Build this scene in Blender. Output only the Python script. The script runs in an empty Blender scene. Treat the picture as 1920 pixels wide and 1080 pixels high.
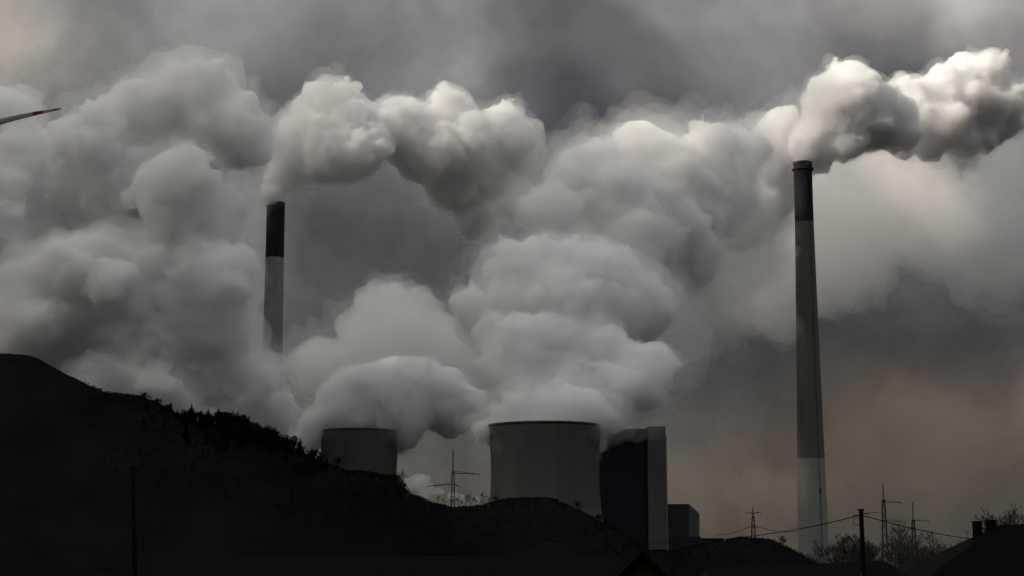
import bpy, bmesh, math, random
import numpy as np
import openvdb
from mathutils import Vector, Matrix

R = math.radians
C = bpy.context.scene.collection
scene = bpy.context.scene

# ------------------------------------------------------------------ camera
F = 3200.0                       # focal length in pixels of a 1920 wide picture
CAM_Z = 12.0
PITCH = math.atan(520.0 / F)
cam_d = bpy.data.cameras.new('camera')
cam = bpy.data.objects.new('camera', cam_d)
C.objects.link(cam)
cam_d.sensor_width = 36.0
cam_d.lens = 36.0 * F / 1920.0
cam_d.clip_start = 0.5
cam_d.clip_end = 30000.0
cam.location = (0, 0, CAM_Z)
cam.rotation_euler = (math.pi / 2 + PITCH, 0, 0)
scene.camera = cam
cp, sp_ = math.cos(PITCH), math.sin(PITCH)


def ray(px, py):
    u, v = (px - 960.0) / F, (540.0 - py) / F
    return Vector((u, cp - sp_ * v, sp_ + cp * v))


def at(px, py, Y):
    """the point seen at a pixel, Y metres in front of the camera"""
    d = ray(px, py)
    return Vector((0, 0, CAM_Z)) + d * (Y / d.y)


# ------------------------------------------------------------------ light
SUN_EL, SUN_AZ = R(36), R(-112)          # azimuth clockwise from +Y
S = Vector((math.sin(SUN_AZ) * math.cos(SUN_EL), math.cos(SUN_AZ) * math.cos(SUN_EL), math.sin(SUN_EL)))
sun_d = bpy.data.lights.new('sun', 'SUN')
sun = bpy.data.objects.new('sun', sun_d)
C.objects.link(sun)
sun_d.energy = 5.0
sun_d.angle = R(0.5)
sun_d.color = (1.0, 0.89, 0.74)
sun.rotation_euler = S.to_track_quat('Z', 'Y').to_euler()

scene.view_settings.view_transform = 'Standard'
scene.view_settings.look = 'None'
scene.view_settings.exposure = 0.0
scene.view_settings.gamma = 1.0
cy = scene.cycles
cy.max_bounces = 30
cy.diffuse_bounces = 2
cy.glossy_bounces = 2
cy.transmission_bounces = 2
cy.volume_bounces = 26
cy.transparent_max_bounces = 96
cy.use_denoising = True
try:
    cy.denoiser = 'OPENIMAGEDENOISE'
    cy.denoising_input_passes = 'RGB_ALBEDO_NORMAL'
except Exception:
    pass
cy.use_adaptive_sampling = True
cy.adaptive_threshold = 0.035
cy.adaptive_min_samples = 24

# ------------------------------------------------------------------ sky
world = bpy.data.worlds.new('World')
scene.world = world
world.use_nodes = True
nt = world.node_tree
nt.nodes.clear()
N, L = nt.nodes, nt.links


def nd(tree, t, **kw):
    n = tree.nodes.new(t)
    for k, v in kw.items():
        setattr(n, k, v)
    return n


def mth(tree, op, a, b=None, c=None):
    n = tree.nodes.new('ShaderNodeMath')
    n.operation = op
    for i, v in enumerate((a, b, c)):
        if v is None:
            continue
        if isinstance(v, (int, float)):
            n.inputs[i].default_value = v
        else:
            tree.links.new(v, n.inputs[i])
    return n.outputs[0]


out = nd(nt, 'ShaderNodeOutputWorld')
skyt = nd(nt, 'ShaderNodeTexSky', sky_type='NISHITA')
skyt.sun_disc = False
skyt.sun_elevation = SUN_EL
skyt.sun_rotation = SUN_AZ
bg_sky = nd(nt, 'ShaderNodeBackground')
bg_sky.inputs[1].default_value = 0.08
L.new(skyt.outputs[0], bg_sky.inputs[0])
tc = nd(nt, 'ShaderNodeTexCoord')
vec = tc.outputs['Generated']
# the overcast: soft banks of cloud laid out by compass direction and height
warp = nd(nt, 'ShaderNodeTexNoise')
warp.inputs['Scale'].default_value = 9.0
warp.inputs['Detail'].default_value = 5.0
warp.inputs['Roughness'].default_value = 0.52
L.new(vec, warp.inputs['Vector'])
wsub = nd(nt, 'ShaderNodeVectorMath', operation='SUBTRACT')
L.new(warp.outputs['Color'], wsub.inputs[0])
wsub.inputs[1].default_value = (0.5, 0.5, 0.5)
wmul = nd(nt, 'ShaderNodeVectorMath', operation='SCALE')
L.new(wsub.outputs[0], wmul.inputs[0])
wmul.inputs['Scale'].default_value = 0.11
wadd = nd(nt, 'ShaderNodeVectorMath', operation='ADD')
L.new(vec, wadd.inputs[0])
L.new(wmul.outputs[0], wadd.inputs[1])
sep = nd(nt, 'ShaderNodeSeparateXYZ')
L.new(wadd.outputs[0], sep.inputs[0])
AZ = mth(nt, 'ARCTAN2', sep.outputs[0], sep.outputs[1])
EL = mth(nt, 'ARCSINE', sep.outputs[2])

col_ramp = nd(nt, 'ShaderNodeValToRGB')          # brightness of the overcast with height
cr = col_ramp.color_ramp
cr.elements[0].position = 0.0
cr.elements[0].color = (0.066, 0.060, 0.050, 1)
cr.elements[1].position = 1.0
cr.elements[1].color = (0.69, 0.705, 0.71, 1)
e = cr.elements.new(0.10); e.color = (0.061, 0.058, 0.056, 1)
e = cr.elements.new(0.25); e.color = (0.110, 0.107, 0.109, 1)
e = cr.elements.new(0.45); e.color = (0.375, 0.38, 0.38, 1)
L.new(mth(nt, 'DIVIDE', EL, 1.2), col_ramp.inputs[0])
cur = col_ramp.outputs[0]
# px, py, half width, half height, colour added (negative darkens)
BANKS = [
    (-150, 50, 240, 150, (0.200, 0.165, 0.115)),
    (330, 20, 420, 190, (0.105, 0.105, 0.097)),
    (840, 70, 150, 210, (0.160, 0.159, 0.153)),
    (1060, 210, 170, 130, (-0.034, -0.038, -0.030)),
    (1330, 110, 170, 120, (0.045, 0.045, 0.043)),
    (760, 480, 260, 140, (-0.030, -0.030, -0.029)),
    (1770, 10, 250, 130, (0.280, 0.262, 0.240)),
    (1640, 400, 230, 120, (0.060, 0.048, 0.036)),
    (1500, 640, 260, 110, (-0.012, -0.010, -0.009)),
    (1850, 760, 230, 80, (0.052, 0.025, 0.010)),
    (1650, 830, 420, 120, (0.010, 0.003, 0.000)),
    (1400, 880, 330, 80, (0.030, 0.017, 0.006)),
    (200, 500, 500, 400, (0.06, 0.06, 0.058)),
]
for px, py, hw, hh, colr in BANKS:
    d = ray(px, py).normalized()
    a0, e0 = math.atan2(d.x, d.y), math.asin(d.z)
    u = mth(nt, 'DIVIDE', mth(nt, 'SUBTRACT', AZ, a0), hw / F)
    v = mth(nt, 'DIVIDE', mth(nt, 'SUBTRACT', EL, e0), hh / F)
    q = mth(nt, 'ADD', mth(nt, 'MULTIPLY', u, u), mth(nt, 'MULTIPLY', v, v))
    g = mth(nt, 'EXPONENT', mth(nt, 'MULTIPLY', q, -0.9))
    sc = nd(nt, 'ShaderNodeVectorMath', operation='SCALE')
    sc.inputs[0].default_value = colr
    L.new(g, sc.inputs['Scale'])
    ad = nd(nt, 'ShaderNodeVectorMath', operation='ADD')
    L.new(cur, ad.inputs[0])
    L.new(sc.outputs[0], ad.inputs[1])
    cur = ad.outputs[0]
fb = nd(nt, 'ShaderNodeTexNoise')
fb.inputs['Scale'].default_value = 14.0
fb.inputs['Detail'].default_value = 6.0
fb.inputs['Roughness'].default_value = 0.5
L.new(wadd.outputs[0], fb.inputs['Vector'])
gain = mth(nt, 'ADD', mth(nt, 'MULTIPLY', fb.outputs[0], 1.25), 0.375)
cl = nd(nt, 'ShaderNodeVectorMath', operation='SCALE')
L.new(cur, cl.inputs[0])
L.new(gain, cl.inputs['Scale'])
bg_cl = nd(nt, 'ShaderNodeBackground')
# torn edges of the higher cloud layers
ly = nd(nt, 'ShaderNodeTexNoise')
ly.inputs['Scale'].default_value = 6.5
ly.inputs['Detail'].default_value = 7.0
ly.inputs['Roughness'].default_value = 0.48
ly.inputs['Distortion'].default_value = 0.6
L.new(vec, ly.inputs['Vector'])
lr = nd(nt, 'ShaderNodeMapRange', interpolation_type='SMOOTHSTEP')
lr.inputs['From Min'].default_value = 0.43
lr.inputs['From Max'].default_value = 0.58
lr.inputs['To Min'].default_value = 0.86
lr.inputs['To Max'].default_value = 1.24
L.new(ly.outputs[0], lr.inputs['Value'])
cl2 = nd(nt, 'ShaderNodeVectorMath', operation='SCALE')
L.new(cl.outputs[0], cl2.inputs[0])
L.new(lr.outputs[0], cl2.inputs['Scale'])
L.new(cl2.outputs[0], bg_cl.inputs[0])
bg_cl.inputs[1].default_value = 1.0
mix = nd(nt, 'ShaderNodeMixShader')
mix.inputs[0].default_value = 0.97
L.new(bg_sky.outputs[0], mix.inputs[1])
L.new(bg_cl.outputs[0], mix.inputs[2])
L.new(mix.outputs[0], out.inputs[0])


# ------------------------------------------------------------------ materials
def mat(name, c1, c2=None, scale=0.3, rough=0.85, detail=4.0, stretch=(1, 1, 1), bump=0.0, metallic=0.0, spec=0.15):
    m = bpy.data.materials.new(name)
    m.use_nodes = True
    t = m.node_tree
    b = t.nodes['Principled BSDF']
    b.inputs['Roughness'].default_value = rough
    b.inputs['Metallic'].default_value = metallic
    b.inputs['Specular IOR Level'].default_value = spec
    c2 = c2 or tuple(x * 0.65 for x in c1)
    tcn = nd(t, 'ShaderNodeTexCoord')
    mp = nd(t, 'ShaderNodeMapping')
    mp.inputs['Scale'].default_value = stretch
    t.links.new(tcn.outputs['Object'], mp.inputs[0])
    n = nd(t, 'ShaderNodeTexNoise')
    n.inputs['Scale'].default_value = scale
    n.inputs['Detail'].default_value = detail
    n.inputs['Roughness'].default_value = 0.6
    t.links.new(mp.outputs[0], n.inputs['Vector'])
    r = nd(t, 'ShaderNodeValToRGB')
    r.color_ramp.elements[0].position = 0.3
    r.color_ramp.elements[0].color = (*c2, 1)
    r.color_ramp.elements[1].position = 0.7
    r.color_ramp.elements[1].color = (*c1, 1)
    t.links.new(n.outputs[0], r.inputs[0])
    t.links.new(r.outputs[0], b.inputs['Base Color'])
    if bump:
        bp = nd(t, 'ShaderNodeBump')
        bp.inputs['Strength'].default_value = bump
        t.links.new(n.outputs[0], bp.inputs['Height'])
        t.links.new(bp.outputs[0], b.inputs['Normal'])
    return m


def vol(name, sigma, colr=(0.9985, 0.9985, 0.9985), g=0.15):
    m = bpy.data.materials.new(name)
    m.use_nodes = True
    t = m.node_tree
    t.nodes.clear()
    o = nd(t, 'ShaderNodeOutputMaterial')
    v = nd(t, 'ShaderNodeVolumeScatter')
    v.inputs['Color'].default_value = (*colr, 1)
    v.inputs['Density'].default_value = sigma
    v.inputs['Anisotropy'].default_value = g
    t.links.new(v.outputs[0], o.inputs['Volume'])
    return m


STREAK = (1.0, 1.0, 0.06)
M = dict(
    concrete=mat('weathered_concrete', (0.102, 0.099, 0.094), (0.080, 0.078, 0.075), 0.12, stretch=STREAK),
    rim=mat('sooty_concrete', (0.07, 0.07, 0.07), scale=0.2),
    band=mat('dark_blue_paint', (0.019, 0.019, 0.025), (0.014, 0.014, 0.018), 0.15, rough=0.7, stretch=STREAK),
    olive=mat('stained_concrete', (0.132, 0.127, 0.112), (0.105, 0.101, 0.090), 0.16, stretch=STREAK),
    pale=mat('pale_concrete', (0.27, 0.272, 0.272), (0.22, 0.222, 0.222), 0.16, stretch=STREAK),
    grey=mat('grey_cladding', (0.13, 0.13, 0.128), (0.105, 0.105, 0.104), 0.2, stretch=STREAK),
    navy=mat('navy_cladding', (0.022, 0.026, 0.036), (0.018, 0.021, 0.028), 0.2, stretch=STREAK),
    slate=mat('slate_cladding', (0.055, 0.058, 0.060), (0.042, 0.044, 0.047), 0.2, stretch=STREAK),
    dark=mat('dark_steel', (0.045, 0.045, 0.045), scale=1.0, rough=0.6),
    steel=mat('galvanised_steel', (0.035, 0.035, 0.035), scale=1.0, rough=0.6, spec=0.05),
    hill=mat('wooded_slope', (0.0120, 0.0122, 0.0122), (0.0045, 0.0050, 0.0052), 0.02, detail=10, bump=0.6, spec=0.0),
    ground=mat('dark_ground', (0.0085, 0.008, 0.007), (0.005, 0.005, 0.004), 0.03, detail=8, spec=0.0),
    bark=mat('bark', (0.014, 0.013, 0.012), scale=2.0, spec=0.0),
    twig=mat('twigs', (0.016, 0.015, 0.014), scale=0.8, spec=0.0),
    scrub=mat('scrub_twigs', (0.014, 0.0135, 0.013), (0.009, 0.009, 0.009), scale=0.05, spec=0.0),
    greytwig=mat('grey_twigs', (0.075, 0.070, 0.063), scale=0.8, spec=0.0),
    needle=mat('needles', (0.008, 0.0095, 0.008), scale=0.8, spec=0.0),
    tile=mat('roof_tile', (0.0042, 0.0033, 0.0026), (0.0026, 0.0021, 0.0017), 1.5, bump=0.3, spec=0.03),
    brick=mat('dark_brick', (0.014, 0.010, 0.008), (0.009, 0.0065, 0.0055), 2.5, spec=0.03),
    ochre=mat('ochre_render', (0.030, 0.020, 0.006), (0.022, 0.015, 0.005), 0.8),
    wood=mat('tarred_wood', (0.006, 0.005, 0.0045), (0.0035, 0.003, 0.003), 3.0, spec=0.02, stretch=(1, 1, 0.1)),
    wire=mat('cable', (0.006, 0.006, 0.006), scale=2.0, spec=0.0),
    white=mat('white_blade_paint', (0.30, 0.30, 0.29), (0.26, 0.26, 0.25), 0.3, rough=0.5),
    red=mat('red_blade_paint', (0.20, 0.035, 0.03), (0.15, 0.025, 0.02), 0.3, rough=0.5),
    lit=mat('sunlit_bark', (0.11, 0.095, 0.07), scale=1.5),  # sun on the twigs, put into the bark colour
)


# ------------------------------------------------------------------ mesh helpers
class MB:
    def __init__(s):
        s.v, s.f = [], []

    def add(s, vs, fs):
        o = len(s.v)
        s.v += [tuple(p) for p in vs]
        s.f += [tuple(i + o for i in f) for f in fs]

    def box(s, lo, hi):
        (a, b, c), (d, e_, f) = lo, hi
        s.add([(a, b, c), (d, b, c), (d, e_, c), (a, e_, c), (a, b, f), (d, b, f), (d, e_, f), (a, e_, f)],
              [(3, 2, 1, 0), (4, 5, 6, 7), (0, 1, 5, 4), (1, 2, 6, 5), (2, 3, 7, 6), (3, 0, 4, 7)])

    def tube(s, pts, rad, n=6, cap=True):
        pts = [Vector(p) for p in pts]
        if not isinstance(rad, (list, tuple)):
            rad = [rad] * len(pts)
        vs, fs = [], []
        for i, p in enumerate(pts):
            t = (pts[min(i + 1, len(pts) - 1)] - pts[max(i - 1, 0)]).normalized()
            a = t.orthogonal().normalized() if i == 0 else (a - t * a.dot(t)).normalized()
            b = t.cross(a)
            for k in range(n):
                w = 2 * math.pi * k / n
                vs.append(p + (a * math.cos(w) + b * math.sin(w)) * rad[i])
        for i in range(len(pts) - 1):
            for k in range(n):
                k2 = (k + 1) % n
                fs.append((i * n + k, i * n + k2, (i + 1) * n + k2, (i + 1) * n + k))
        if cap:
            fs.append(tuple(range(n))[::-1])
            fs.append(tuple((len(pts) - 1) * n + k for k in range(n)))
        s.add(vs, fs)

    def lathe(s, prof, n=64, closed=False):
        vs, fs = [], []
        m = len(prof)
        for r_, z in prof:
            for k in range(n):
                w = 2 * math.pi * k / n
                vs.append((r_ * math.cos(w), r_ * math.sin(w), z))
        for i in range(m if closed else m - 1):
            j = (i + 1) % m
            for k in range(n):
                k2 = (k + 1) % n
                fs.append((i * n + k, i * n + k2, j * n + k2, j * n + k))
        s.add(vs, fs)

    def prism(s, poly, y0, y1):
        """polygon in x,z extruded along y"""
        n = len(poly)
        vs = [(x, y0, z) for x, z in poly] + [(x, y1, z) for x, z in poly]
        fs = [tuple(range(n)), tuple(range(2 * n - 1, n - 1, -1))]
        for i in range(n):
            j = (i + 1) % n
            fs.append((i, i + n, j + n, j))
        s.add(vs, fs)

    def build(s, name, m, parent=None, smooth=False, loc=None):
        me = bpy.data.meshes.new(name)
        me.from_pydata(s.v, [], s.f)
        me.update()
        bm = bmesh.new()
        bm.from_mesh(me)
        bmesh.ops.recalc_face_normals(bm, faces=bm.faces)
        bm.to_mesh(me)
        bm.free()
        me.materials.append(m)
        if smooth:
            me.polygons.foreach_set('use_smooth', [True] * len(me.polygons))
        o = bpy.data.objects.new(name, me)
        C.objects.link(o)
        if parent:
            o.parent = parent
        if loc is not None:
            o.location = loc
        return o


def tag(o, label, cat, group=None, kind=None):
    if label:
        o['label'] = label
    if cat:
        o['category'] = cat
    if group:
        o['group'] = group
    if kind:
        o['kind'] = kind
    return o


def empty(name, loc, label, cat, group=None, rz=0.0):
    o = bpy.data.objects.new(name, None)
    C.objects.link(o)
    o.location = loc
    o.rotation_euler = (0, 0, rz)
    return tag(o, label, cat, group)


def copy_tree(o, loc, rz=0.0, sc=1.0, label=None, group=None):
    c = o.copy()
    C.objects.link(c)
    c.location = loc
    c.rotation_euler = (0, 0, rz)
    c.scale = (sc, sc, sc)
    if label:
        c['label'] = label
    if group:
        c['group'] = group
    for ch in o.children:
        k = ch.copy()
        C.objects.link(k)
        k.parent = c
        for g in ch.children:
            h = g.copy()
            C.objects.link(h)
            h.parent = k
    return c


# ------------------------------------------------------------------ terrain
def sm(a, b, x):
    t = np.clip((x - a) / (b - a), 0, 1)
    return t * t * (3 - 2 * t)


def ground_z(x, y):
    d = np.hypot(x, y)
    return 5.0 * (1 - sm(110.0, 420.0, d))


def vnoise2(x, y, seed):
    rs = np.random.RandomState(seed)
    T = rs.rand(256, 256)
    xi, yi = np.floor(x).astype(int), np.floor(y).astype(int)
    fx, fy = x - xi, y - yi
    fx, fy = fx * fx * (3 - 2 * fx), fy * fy * (3 - 2 * fy)
    g = lambda a, b: T[a % 256, b % 256]
    return (g(xi, yi) * (1 - fx) + g(xi + 1, yi) * fx) * (1 - fy) + (g(xi, yi + 1) * (1 - fx) + g(xi + 1, yi + 1) * fx) * fy - 0.5


def grid_mesh(name, P, m):
    h, w, _ = P.shape
    idx = np.arange(h * w).reshape(h, w)
    q = np.stack([idx[:-1, :-1], idx[:-1, 1:], idx[1:, 1:], idx[1:, :-1]], -1).reshape(-1, 4)
    me = bpy.data.meshes.new(name)
    me.from_pydata(P.reshape(-1, 3).tolist(), [], q.tolist())
    me.materials.append(m)
    me.polygons.foreach_set('use_smooth', [True] * len(me.polygons))
    o = bpy.data.objects.new(name, me)
    C.objects.link(o)
    return o


ang = np.radians(np.linspace(-180, 180, 181))
rad = np.concatenate([[0.5], np.geomspace(8, 14000, 90)])
RR, AA = np.meshgrid(rad, ang)
GX, GY = RR * np.sin(AA), RR * np.cos(AA)
GZ = ground_z(GX, GY) + vnoise2(GX / 14, GY / 14, 3) * 0.8 * (RR > 20)
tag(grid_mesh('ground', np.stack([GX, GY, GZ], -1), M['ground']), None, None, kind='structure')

# skyline of the hill: pixel column, pixel row, distance of its ridge
SKY = np.array([
    (-900, 900, 1250), (-600, 760, 1220), (-300, 680, 1180), (-80, 663, 1150), (0, 661, 1150), (40, 663, 1150), (70, 672, 1150),
    (100, 687, 1150), (140, 707, 1150), (170, 723, 1145), (200, 735, 1140), (240, 739, 1135), (265, 744, 1130), (300, 760, 1130),
    (340, 780, 1125), (370, 792, 1125), (400, 797, 1120), (450, 803, 1115), (500, 825, 1110), (550, 846, 1100), (600, 868, 1090),
    (650, 884, 1070), (700, 890, 1050), (745, 895, 1020), (770, 925, 980), (810, 941, 940), (850, 951, 900), (900, 948, 870),
    (950, 938, 850), (1000, 935, 840), (1040, 940, 835), (1080, 958, 830), (1120, 975, 820), (1160, 996, 800), (1210, 1030, 780),
    (1260, 1040, 760), (1310, 1026, 740), (1350, 1016, 730), (1390, 1012, 720), (1425, 1011, 720), (1450, 1018, 720),
    (1480, 1034, 720), (1510, 1051, 720), (1560, 1066, 720), (1700, 1070, 720), (2000, 1070, 720), (2600, 1075, 720)], float)
cols = np.linspace(-900, 2600, 420)
row_ = np.interp(cols, SKY[:, 0], SKY[:, 1])
dist_ = np.interp(cols, SKY[:, 0], SKY[:, 2])
ss = np.linspace(-1, 1, 61)
HP = np.zeros((len(ss), len(cols), 3))
for i, c in enumerate(cols):
    d = ray(c, row_[i])
    slope = d.z / d.y
    Yr = dist_[i]
    top = max(CAM_Z + slope * Yr, 3.0)
    wid = max(90.0, top * 2.1)
    Y = Yr + ss * wid
    bump = np.exp(-(ss * 2.0) ** 2) * (1 - ss ** 4)
    lo_, hi_ = 0.0, top * 1.5
    for _ in range(40):
        mid = (lo_ + hi_) / 2
        if np.max((mid * bump - 1.5 - CAM_Z) / Y) > slope:
            hi_ = mid
        else:
            lo_ = mid
    X = (c - 960) / F * Y / (cp - sp_ * (540 - row_[i]) / F)
    HP[:, i, 0], HP[:, i, 1], HP[:, i, 2] = X, Y, lo_ * bump - 1.5
HP[:, :, 2] += vnoise2(HP[:, :, 0] / 6, HP[:, :, 1] / 6, 5) * 1.3 + vnoise2(HP[:, :, 0] / 20, HP[:, :, 1] / 20, 6) * 2.5
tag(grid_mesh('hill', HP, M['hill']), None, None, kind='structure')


def hill_point(c, s):
    """a point on the hill: pixel column, -1 (near foot) .. 1 (far foot)"""
    a = float(np.clip((c - cols[0]) / (cols[1] - cols[0]), 0, len(cols) - 1.001))
    b = float(np.clip((s + 1) / 2 * (len(ss) - 1), 0, len(ss) - 1.001))
    i, j, u, v = int(a), int(b), a % 1, b % 1
    return Vector((HP[j, i] * (1 - u) + HP[j, i + 1] * u) * (1 - v) + (HP[j + 1, i] * (1 - u) + HP[j + 1, i + 1] * u) * v)


# ------------------------------------------------------------------ steam
def bspline_up(n_out, step, ofs):
    """matrix that raises a random lattice to n_out samples, cubic B-spline"""
    x = np.arange(n_out) / step + ofs
    i = np.floor(x).astype(int)
    f = x - i
    n_in = i.max() + 4
    W = np.zeros((n_out, n_in), np.float32)
    r_ = np.arange(n_out)
    for k, w in enumerate(((1 - f) ** 3 / 6, (3 * f ** 3 - 6 * f ** 2 + 4) / 6, (-3 * f ** 3 + 3 * f ** 2 + 3 * f + 1) / 6, f ** 3 / 6)):
        W[r_, i + k] = w
    return W


def noise3(shape, step, rs):
    Ws = [bspline_up(n, step, rs.rand()) for n in shape]
    T = (rs.rand(*[w.shape[1] for w in Ws]).astype(np.float32) - 0.5) * 3.2
    T = np.tensordot(Ws[0], T, (1, 0))
    T = np.tensordot(T, Ws[1], (1, 1)).transpose(0, 2, 1)
    return np.tensordot(T, Ws[2], (2, 1))


def billow_mesh(name, spheres, voxel, seed, levels, bumps, k_blend, inflate=0.0, warps=(), soft=False):
    """closed surface of a billowing cloud: macro balls sprout smaller balls, blended, then roughened"""
    rs = np.random.RandomState(seed)
    S0 = [(np.array(c, float), r_) for c, r_ in spheres]
    allS = [(c, r_, max(k_blend, 0.45 * r_)) for c, r_ in S0]
    parents = S0
    for n, ratio, outw in levels:
        nxt = []
        for c, r_ in parents:
            for _ in range(n):
                d = rs.normal(size=3)
                d /= np.linalg.norm(d)
                if d[2] < -0.35:
                    d[2] *= -0.5
                q = r_ * ratio * (0.6 + 0.8 * rs.rand())
                nxt.append((c + d * (r_ * outw * (0.9 + 0.2 * rs.rand())), q))
        allS += [(c, r_, max(k_blend, 0.16 * r_)) for c, r_ in nxt]
        parents = nxt
    margin = 3 * voxel + inflate + sum(a for _, a in bumps) * 1.2 + k_blend * 4 + sum(a for _, a in warps) * 0.9
    P0 = np.min([c - r_ for c, r_, _ in allS], 0) - margin
    P1 = np.max([c + r_ for c, r_, _ in allS], 0) + margin
    shape = np.ceil((P1 - P0) / voxel).astype(int) + 1
    D = np.full(shape, 60.0, np.float32)
    ax = [P0[i] + np.arange(shape[i]) * voxel for i in range(3)]
    for c, r_, k in allS:
        i0 = np.maximum(np.floor((c - r_ - margin - P0) / voxel).astype(int), 0)
        i1 = np.minimum(np.ceil((c + r_ + margin - P0) / voxel).astype(int) + 1, shape)
        sl = tuple(slice(a, b) for a, b in zip(i0, i1))
        dx = ((ax[0][sl[0]] - c[0]) ** 2)[:, None, None]
        dy = ((ax[1][sl[1]] - c[1]) ** 2)[None, :, None]
        dz = ((ax[2][sl[2]] - c[2]) ** 2)[None, None, :]
        d = np.sqrt(dx + dy + dz).astype(np.float32) - r_
        cur_ = D[sl]
        h = np.maximum(k - np.abs(cur_ - d), 0) / k
        D[sl] = np.minimum(cur_, d) - h * h * k * 0.25
    for step, amp in warps:                         # shear the balls into torn, folded billows
        idx, fr = [], []
        for a_ in range(3):
            g0 = np.arange(shape[a_], dtype=np.float32).reshape([-1 if b_ == a_ else 1 for b_ in range(3)])
            q = np.clip(g0 + noise3(shape, step / voxel, rs) * (amp / voxel), 0, shape[a_] - 1.001)
            i_ = q.astype(np.int32)
            idx.append(i_)
            fr.append((q - i_).astype(np.float32))
        flat = D.ravel()
        s0, s1 = int(shape[1] * shape[2]), int(shape[2])
        base_ = idx[0].astype(np.int64) * s0 + idx[1] * s1 + idx[2]
        del idx
        W = 0
        for ci in range(8):
            o_ = (ci >> 2 & 1, ci >> 1 & 1, ci & 1)
            w_ = 1.0
            for a_ in range(3):
                w_ = w_ * (fr[a_] if o_[a_] else 1 - fr[a_])
            W = W + w_ * flat[base_ + (o_[0] * s0 + o_[1] * s1 + o_[2])]
        D = W.astype(np.float32)
        del W, base_, fr
    D -= inflate
    for step, amp in bumps:
        n = noise3(shape, max(step / voxel, 1.5), rs)
        D += (amp * n).astype(np.float32) if soft else amp * (0.35 - np.abs(n) * 1.6).astype(np.float32)
    D[[0, -1]] = 5; D[:, [0, -1]] = 5; D[:, :, [0, -1]] = 5
    g = openvdb.FloatGrid(background=5.0)
    g.copyFromArray(np.ascontiguousarray(np.clip(D, -5, 5)))
    pts, quads = g.convertToQuads(isovalue=0.0)
    pts = np.asarray(pts) * voxel + P0
    me = bpy.data.meshes.new(name)
    me.vertices.add(len(pts))
    me.vertices.foreach_set('co', pts.astype(np.float32).ravel())
    q = np.asarray(quads).astype(np.int32)
    me.loops.add(q.size)
    me.loops.foreach_set('vertex_index', q.ravel())
    me.polygons.add(len(q))
    me.polygons.foreach_set('loop_start', np.arange(len(q), dtype=np.int32) * 4)
    me.update(calc_edges=True)
    print('STEAM', name, tuple(shape), len(pts))
    return me


def steam(name, label, cat, lobes, voxel, seed, sigma, levels=((11, 0.40, 0.82), (6, 0.42, 0.87), (3, 0.45, 0.87)), bumps=((9, 2.2), (4, 1.0)),
          warps=((26, 7), (10, 3)), k=1.0, veil=(), extra=(), g=0.15, dj=12.0):
    """lobes: (px, py, radius px, distance). veil: thin outer shells (inflate m, sigma); extra: lobes of the thin shells only"""
    rs = random.Random(seed)
    sph = []
    for px, py, r_, Y in lobes:
        Y = Y + rs.uniform(-dj, dj)
        sph.append((at(px, py, Y), r_ * Y / F))
    me = billow_mesh(name, sph, voxel, seed, levels, bumps, k, warps=warps)
    me.materials.append(vol(name + '_steam', sigma, g=g))
    o = bpy.data.objects.new(name, me)
    C.objects.link(o)
    tag(o, label, cat)
    for iv, (inf, sg) in enumerate(veil):
        vs = [q for q, lb in zip(sph, lobes) if inf < 6 or (lb[1] < (9999 if inf < 15 else 560) and not (1395 < lb[0] < 1520 and lb[3] > 1345 and lb[1] < 420))] + [(at(px, py, Y), r_ * Y / F) for px, py, r_, Y in (extra if inf >= 6 else ())]
        mv = billow_mesh('veil', vs, voxel * 1.9, seed, levels[:2], ((24, inf * 0.9), (10, inf * 0.9), (4.5, inf * 0.6)) if inf < 15 else ((40, 16), (17, 10), (8, 5)), 2.0,
                         inflate=inf * 0.7, warps=warps)
        mv.materials.append(vol(name + '_thin_steam', sg, g=g))
        v = bpy.data.objects.new('veil', mv)
        C.objects.link(v)
        v.parent = o
    return o


Y1 = 1306      # right chimney
A = [(1507, 291, 22, Y1), (1522, 265, 36, Y1), (1550, 250, 48, Y1), (1562, 205, 52, Y1), (1590, 180, 55, Y1), (1585, 145, 30, Y1),
     (1545, 168, 30, Y1), (1615, 225, 60, Y1 + 5), (1650, 225, 52, Y1 + 10), (1685, 250, 36, Y1 + 12), (1610, 160, 32, Y1 + 5),
     (1642, 185, 34, Y1 + 10), (1575, 270, 28, Y1), (1540, 303, 14, Y1), (1543, 318, 7, Y1), (1600, 268, 28, Y1), (1705, 262, 20, Y1 + 12)]
Bq = [(1690, 165, 22, 1345), (1720, 175, 26, 1350), (1712, 225, 42, 1350), (1760, 230, 52, 1360), (1775, 165, 34, 1365),
      (1805, 140, 40, 1370), (1845, 135, 34, 1372), (1845, 190, 55, 1380), (1790, 195, 46, 1365), (1880, 225, 38, 1390),
      (1800, 262, 36, 1370), (1745, 272, 28, 1355), (1840, 250, 40, 1380), (1700, 285, 18, 1345), (1895, 190, 26, 1390)]
steam('steam_plume', 'sunlit white steam plume blown right from the mouth of the tall right-hand chimney', 'steam', A + Bq, 0.9, 11,
      0.26, bumps=((9, 2.8), (4.2, 2.2), (2.0, 1.2)), warps=((18, 4.0), (7, 2.4)), dj=6, veil=((1.5, 0.07), (4.5, 0.012)))

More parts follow.
